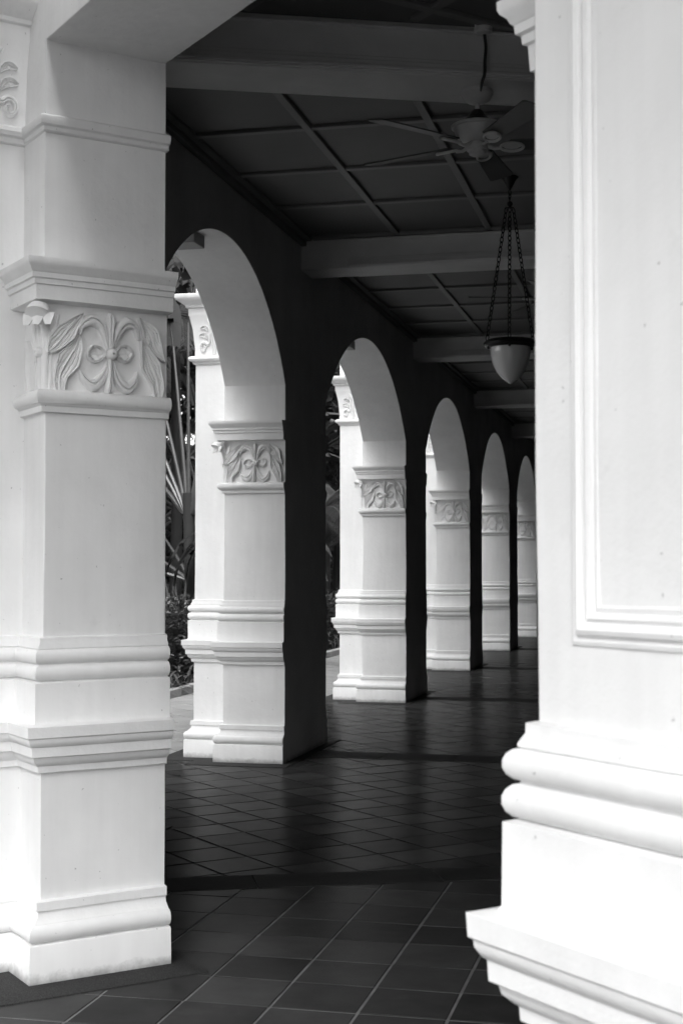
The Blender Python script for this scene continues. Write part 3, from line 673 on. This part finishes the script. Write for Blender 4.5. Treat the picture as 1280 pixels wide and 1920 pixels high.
# ------------------------------------------------------------------ hanging lamp
def lamp(loc):
    r = empty('hanging_lamp', (*loc, ZC))
    mb = MB(); mb.lathe([(.001, -.001), (.062, -.001), (.062, -.008), (.045, -.022), (.032, -.05), (.018, -.075), (.010, -.085), (.008, -.095), (.001, -.095)]); mb.build('canopy', IRON, r)
    def link(mb, p, d, L, rr, tw):
        d = d.normalized(); a = d.orthogonal().normalized(); a = Matrix.Rotation(tw, 3, d) @ a
        w_ = L*.27; P = []
        for i in range(12):
            t = 2*math.pi*i/12; P.append(p+d*(L*.5*math.sin(t)*(1 if abs(math.sin(t)) > .5 else 1))+a*w_*math.cos(t))
        P.append(P[0]); mb.tube(P, rr, 5, caps=False)
    mb = MB(); p = Vector((0, 0, -.105))
    for i in range(2): link(mb, Vector((0, 0, -.112-i*.03)), Vector((0, 0, 1)), .042, .0035, i*math.pi/2)
    hk = [Vector((0, .016*math.cos(t)*0+.014*math.cos(t), -.165+.016*math.sin(t))) for t in [i*.5 for i in range(11)]]; mb.tube(hk, .004, 6)
    mb.lathe([(.001, -.175), (.008, -.178), (.018, -.186), (.021, -.197), (.018, -.208), (.01, -.214), (.012, -.222), (.03, -.224), (.03, -.23), (.001, -.232)], n=20); mb.build('hook', IRON, r)
    for k in range(3):
        a = math.radians([200, 274, 25][k]); top = Vector((.026*math.cos(a), .026*math.sin(a), -.228)); bot = Vector((.172*math.cos(a), .172*math.sin(a), -1.19))
        d = bot-top; n = 27; mb = MB()
        for i in range(n): link(mb, top+d*((i+.5)/n), d, d.length/n*1.28, .0038, i*math.pi/2)
        mb.build('chain', IRON, r)
    mb = MB(); mb.lathe([(.135, -1.190), (.165, -1.186), (.178, -1.192), (.192, -1.205), (.195, -1.212), (.188, -1.224), (.165, -1.232), (.158, -1.240), (.14, -1.242), (.135, -1.236), (.135, -1.19)], n=56)
    for k in range(3):
        a = math.radians([200, 274, 25][k]); c = Vector((.162*math.cos(a), .162*math.sin(a), -1.242)); mb.lathe([(.001, -.014), (.008, -.01), (.01, 0), (.006, .012), (.001, .014)], c, 10)
    mb.build('ring', IRON, r)
    pr = [(.142, -1.215), (.143, -1.25), (.141, -1.29), (.132, -1.34), (.116, -1.385), (.09, -1.43), (.06, -1.462), (.036, -1.482), (.022, -1.492), (.014, -1.500), (.001, -1.503)]
    mb = MB(); q = [(x, y) for x, y, _ in [tuple(v) for v in catmull([(a, b, 0) for a, b in pr], 4)]]
    mb.lathe(q, n=56); mb.build('glass_bowl', GLASS, r)
    return r
lp = lamp((-1.155, 10.28)); tag(lp, 'hanging lamp with pointed milk glass bowl on three black chains', 'lamp')

# boxes under arch crowns
def crown_box(y, label):
    mb = MB(); mb.box((-.17, -.115, -.075), (.17, .115, .06)); mb.box((-.185, -.13, -.012), (.155, .10, .05))
    o = mb.build('block_fitting', WHITE, None, bevel=.006); o.location = (XW-.17-.17, y, 3.965); tag(o, label, 'fitting', 'block fittings under the arch crowns')
crown_box(9.635, 'pale block fitting under the crown of the nearest arch')
crown_box(14.595, 'small block fitting under the crown of the second arch')

# ------------------------------------------------------------------ garden
mb = MB(); y = -8
while y < 60:
    mb.box((KX-.14, y, -.04), (KX-.004, y+.99, .10)); y += 1.0
o = mb.build('kerb', KERB, bevel=.01); tag(o, 'pale stone kerb edging the planting bed', 'kerb')
def leafcard(mb, c, d, up_, L, W, fold=.25, n=3):
    d = d.normalized(); s_ = d.cross(up_).normalized() if d.cross(up_).length > 1e-3 else d.orthogonal().normalized(); u = s_.cross(d)
    P = []
    for i in range(n+1):
        t = i/n; w_ = W*math.sin(math.pi*(.12+.88*t)**.8)*(.9 if t < 1 else 0.05); p = c+d*L*t-u*L*.25*t*t
        P += [p-s_*w_+u*w_*fold, p, p+s_*w_+u*w_*fold]
    mb.add(P, [(i*3+j, i*3+j+1, (i+1)*3+j+1, (i+1)*3+j) for i in range(n) for j in range(2)])
def rv(rnd): 
    v = Vector((rnd.gauss(0, 1), rnd.gauss(0, 1), rnd.gauss(0, 1))); return v.normalized()
def hedge(x0, x1, y0, y1, h, n, label, seed, k=1.):
    rnd = random.Random(seed); r = empty('hedge', ((x0+x1)/2, (y0+y1)/2, 0)); mb = MB(); cx, cy = (x0+x1)/2, (y0+y1)/2
    mb.box((x0-cx+.12, y0-cy+.1, 0), (x1-cx-.12, y1-cy-.1, h-.14)); mb.build('twig_core', LEAFD, r)
    mb = MB()
    for i in range(n):
        f = rnd.random()
        if f < .4: p = Vector((rnd.uniform(x0, x1), rnd.uniform(y0, y1), h+rnd.gauss(0, .04))); nn = Vector((0, 0, 1))
        elif f < .85: p = Vector((x1+rnd.gauss(0, .05), rnd.uniform(y0, y1), rnd.uniform(.05, h))); nn = Vector((1, 0, .3))
        else: p = Vector((rnd.uniform(x0, x1), y0+rnd.gauss(0, .05), rnd.uniform(.05, h))); nn = Vector((0, -1, .3))
        p += nn*noise.noise(p*1.8)*.10
        leafcard(mb, p-Vector((cx, cy, 0)), (nn+rv(rnd)*.9), rv(rnd)+nn, rnd.uniform(.05, .09)*k, rnd.uniform(.014, .024)*k, n=2)
    mb.build('foliage', LEAF, r, angle=80); tag(r, label, 'hedge', 'clipped hedges along the bed')
hedge(-8.0, -6.55, 16.6, 21.5, 1.08, 9000, 'dark clipped small-leaved hedge seen left of the first arcade pier', 1)
hedge(-8.0, -6.5, 27.0, 34, .95, 7000, 'dark clipped hedge seen between the first and second arcade piers', 2)
hedge(-16.5, -14.5, 12, 58, 5.2, 16000, 'tall dark hedge screening the far side of the garden', 4, 4.5)
hedge(-14.4, -7.2, 57, 59, 5.0, 6000, 'tall dark hedge closing the far end of the garden', 5, 4.)
hedge(-8.0, -6.55, 8, 16.3, .95, 3500, 'clipped hedge beside the corner pier, hidden behind it', 3)
def strap_plant(x, y, n, L, label, seed, m=LEAFL):
    rnd = random.Random(seed); mb = MB()
    for i in range(n):
        a = rnd.uniform(0, 2*math.pi); el = rnd.uniform(.35, 1.3); l = L*rnd.uniform(.6, 1.1); p = Vector((rnd.gauss(0, .07), rnd.gauss(0, .07), 0)); P = []; w_ = rnd.uniform(.012, .02)
        dh = Vector((math.cos(a), math.sin(a), 0)); s_ = Vector((-dh.y, dh.x, 0)); k = 8
        for j in range(k+1):
            t = j/k; q = p+dh*l*t*math.cos(el)*(.5+.7*t)+Vector((0, 0, l*(t*math.sin(el)-.55*t*t*t))); ww = w_*(1-t**3)*(1 if j < k else .1)
            P += [q-s_*ww, q-Vector((0, 0, ww*.5)), q+s_*ww]
        mb.add(P, [(j*3+b, j*3+b+1, (j+1)*3+b+1, (j+1)*3+b) for j in range(k) for b in range(2)])
    o = mb.build('strap_leaf_plant', m, angle=80); o.location = (x, y, 0); tag(o, label, 'plant', 'strap leaved plants at the kerb')
for i, (x, y) in enumerate([(-6.3, 17.05), (-6.35, 17.9), (-6.28, 16.1), (-6.3, 19.2), (-6.3, 26.6), (-6.35, 28.3)]):
    strap_plant(x, y, 55, .62, ['arching strap-leaved plant at the kerb left of the first arcade pier', 'strap-leaved plant behind the arching one, under the hedge', 'strap-leaved plant nearest the corner pier by the kerb', 'farther strap-leaved plant in front of the long hedge', 'strap-leaved plant at the kerb between the first two arcade piers', 'small strap-leaved plant beyond the second gap'][i], 10+i)
def blade(mb, base, d, L, W, droop, rnd, tear=.5, k=16):
    """one banana-type blade, torn into ribs"""
    dh = Vector((d.x, d.y, 0)); 
    if dh.length < .05: dh = Vector((1, .3, 0))
    dh.normalize(); s_ = Vector((-dh.y, dh.x, 0)); e0 = math.atan2(d.z, math.hypot(d.x, d.y)); p = base.copy(); el = e0; mid = [p.copy()]; dirs = []
    for j in range(k):
        el -= droop/k*(.4+1.2*j/k); v = dh*math.cos(el)+Vector((0, 0, math.sin(el))); dirs.append(v); p = p+v*L/k; mid.append(p.copy())
    dirs.append(dirs[-1])
    for sg in (-1, 1):
        j = 0
        while j < k:
            run = rnd.choice((1, 1, 2, 3)) if rnd.random() < tear else 3; e = min(k, j+run); sag = rnd.uniform(.05, .5)
            P = []
            for q in range(j, e+1):
                t = q/k; ww = W*math.sin(math.pi*min(1, .08+.9*t))**.55*(1 if t < .97 else .3); u = s_.cross(dirs[q]).normalized()*(1)
                gap = .08*(q == e)
                c = mid[q]; o1 = c+s_*sg*ww*.5+Vector((0, 0, ww*.12-sag*ww*.15)); o2 = c+s_*sg*ww*math.cos(sag)+Vector((0, 0, -ww*math.sin(sag)*.8))+dirs[q]*ww*.15*(1-2*gap)
                P += [c, o1, o2]
            mb.add(P, [(a*3+b, a*3+b+1, (a+1)*3+b+1, (a+1)*3+b) for a in range(e-j) for b in range(2)])
            j = e
    return mid
def travellers_palm(x, y, zt, nst, L, fan_az, spread, label, seed, name='travellers_palm', m=LEAFD, bl=1.7, bw_=.28):
    rnd = random.Random(seed); r = empty(name, (x, y, 0)); mb = MB()
    mb.tube([(0, 0, 0), (.02, 0, zt*.5), (0, 0, zt)], [.09, .075, .09], 12); mb.build('trunk', BARK, r)
    fd = Vector((math.cos(fan_az), math.sin(fan_az), 0))
    for i in range(nst):
        a = -spread+2*spread*i/(nst-1)+rnd.gauss(0, .03); l = L*rnd.uniform(.85, 1.1); st = Vector((0, 0, zt-.3))+fd*math.sin(a)*.12
        d = fd*math.sin(a)+Vector((0, 0, math.cos(a)))+Vector((rnd.gauss(0, .04), rnd.gauss(0, .04), 0)); P = [st+d*l*t+fd*math.sin(a)*.25*t*t for t in [q/6 for q in range(7)]]
        mb = MB(); mb.tube(P, [.045, .035, .03, .026, .023, .02, .017], 8); s_ = mb.build('stalk', STALK, r)
        mb = MB(); mid = blade(mb, P[-1], P[-1]-P[-2], bl*rnd.uniform(.8, 1.2), bw_, rnd.uniform(.8, 1.9), rnd); mb.tube(mid, [.016*(1-q/len(mid))+.002 for q in range(len(mid))], 5)
        mb.build('leaf_blade', m, s_, angle=80)
    tag(r, label, 'palm tree' if name == 'travellers_palm' else 'plant', 'broad leaved plants in the garden')
travellers_palm(-7.05, 20.2, 2.7, 11, 2.6, math.radians(-25), .75, 'fan of long pale palm stalks rising left of the first arcade pier', 5)
travellers_palm(-9.4, 23.5, 2.2, 11, 2.6, math.radians(20), 1.0, 'broad leaved palm standing behind the stalk fan', 6)
travellers_palm(-9.0, 27.0, 2.6, 11, 2.8, math.radians(-10), 1.0, 'broad leaved palm far behind the first gap', 8)
travellers_palm(-6.95, 19.6, .5, 9, 1.3, math.radians(0), .28, 'slim dark stalks rising out of the hedge left of the first arcade pier', 9, 'banana_plant', LEAFD, .9, .2)
travellers_palm(-7.35, 21.3, 1.7, 8, .9, math.radians(10), 1.2, 'banana plant with pale drooping leaves behind the hedge', 12, 'banana_plant', LEAFL, 1.1, .28)
travellers_palm(-8.2, 33.5, 2.4, 10, 2.4, math.radians(-15), 1.0, 'broad leaved palm behind the second gap', 14)
def feather_palm(x, y, zt, nf, L, label, seed, m=LEAF):
    rnd = random.Random(seed); r = empty('feather_palm', (x, y, 0)); mb = MB(); mb.tube([(0, 0, 0), (.03, .02, zt*.5), (0, 0, zt)], [.12, .09, .08], 12); mb.build('trunk', BARK, r)
    for i in range(nf):
        a = 2.4*i+rnd.gauss(0, .2); el = rnd.uniform(.1, 1.25); l = L*rnd.uniform(.8, 1.1); dh = Vector((math.cos(a), math.sin(a), 0)); s_ = Vector((-dh.y, dh.x, 0)); p = Vector((0, 0, zt)); mid = [p.copy()]; e = el; k = 22; mb = MB()
        for j in range(k):
            e -= 1.7/k*(.5+j/k); v = dh*math.cos(e)+Vector((0, 0, math.sin(e))); p = p+v*l/k; mid.append(p.copy())
            if j > 3:
                for sg in (-1, 1):
                    for q in (0, .5):
                        ll = l*.30*math.sin(math.pi*(.15+.8*j/k)); b = p-v*l/k*q; dd = (v*.6+s_*sg*.9+Vector((0, 0, -.25))).normalized()
                        tip = b+dd*ll+Vector((0, 0, -ll*.45)); md = b+dd*ll*.55+Vector((0, 0, -ll*.08)); w_ = Vector((0, 0, .013))
                        mb.add([b-w_, b+w_, md+w_*1.3, md-w_*1.3, tip], [(0, 1, 2, 3), (3, 2, 4)])
        mb.tube(mid, [.016*(1-q/len(mid))+.003 for q in range(len(mid))], 5); mb.build('frond', m, r, angle=80)
    tag(r, label, 'palm tree', 'feather palms in the garden')
feather_palm(-7.6, 30.0, 2.6, 22, 2.0, 'feather palm with drooping fronds between the first and second arcade piers', 21, LEAFL)
feather_palm(-8.2, 34.5, 4.2, 20, 2.4, 'taller feather palm rising behind the drooping one', 22, LEAFL)
feather_palm(-8.2, 22.8, 5.2, 20, 2.4, 'feather palm whose crown shows at the top of the first gap', 23, LEAFL)
def tree(x, y, h, cr, n, label, seed, m=LEAFD):
    rnd = random.Random(seed); r = empty('garden_tree', (x, y, 0)); mb = MB(); mb.tube([(0, 0, 0), (.1, .05, h*.35), (0, .1, h*.7)], [.22, .17, .09], 12)
    cl = []
    for i in range(16):
        c = Vector((rnd.gauss(0, cr*.42), rnd.gauss(0, cr*.42), h*.62+rnd.gauss(0, h*.17))); cl.append((c, cr*rnd.uniform(.3, .5)))
        mb.tube([(0, 0, h*.35), c*.5+Vector((0, 0, h*.2)), c], [.07, .04, .012], 6)
    mb.build('trunk', BARK, r); mb = MB()
    for i in range(n):
        c, q = rnd.choice(cl); p = c+rv(rnd)*q*rnd.uniform(.55, 1.05); leafcard(mb, p, rv(rnd)+Vector((0, 0, -.3)), rv(rnd), rnd.uniform(.22, .4), rnd.uniform(.07, .11), n=2)
    mb.build('crown', m, r, angle=80); tag(r, label, 'tree', 'trees behind the garden')
TP = [(-10.6, 26, 14, 4.4), (-9.6, 33, 12, 3.8), (-11.0, 40, 14, 4.6), (-11.5, 20, 14, 4.6), (-8.8, 45, 10, 3.4), (-15, 31, 12, 4.4), (-14, 48, 13, 4.8), (-13.5, 13, 11, 4), (-10.5, 5, 12, 4.2), (-10, -5, 12, 4.2), (-9.5, -10, 10, 4), (-3.5, -14, 9, 4)]  # the forecourt trees are unseen, added to cut sky light on the near piers
TL = ['dark bushy tree behind the palms of the first gap', 'dark bushy tree behind the first gap, right of the palms', 'tall dark tree far behind the first gap', 'bushy tree left of the palms, behind the corner pier', 'dark tree at the far end of the garden', 'big dark tree at the back of the garden', 'tallest dark tree at the far back', 'bushy tree at the near end of the garden', 'unseen tree added to shade the side of the forecourt', 'unseen tree added behind the camera to shade the forecourt', 'bushy unseen tree added to dim the light across the forecourt', 'round unseen tree added to cut low light at the forecourt edge']
for i, (x, y, h, c) in enumerate(TP): tree(x, y, h, c, 7500, TL[i], 40+i)
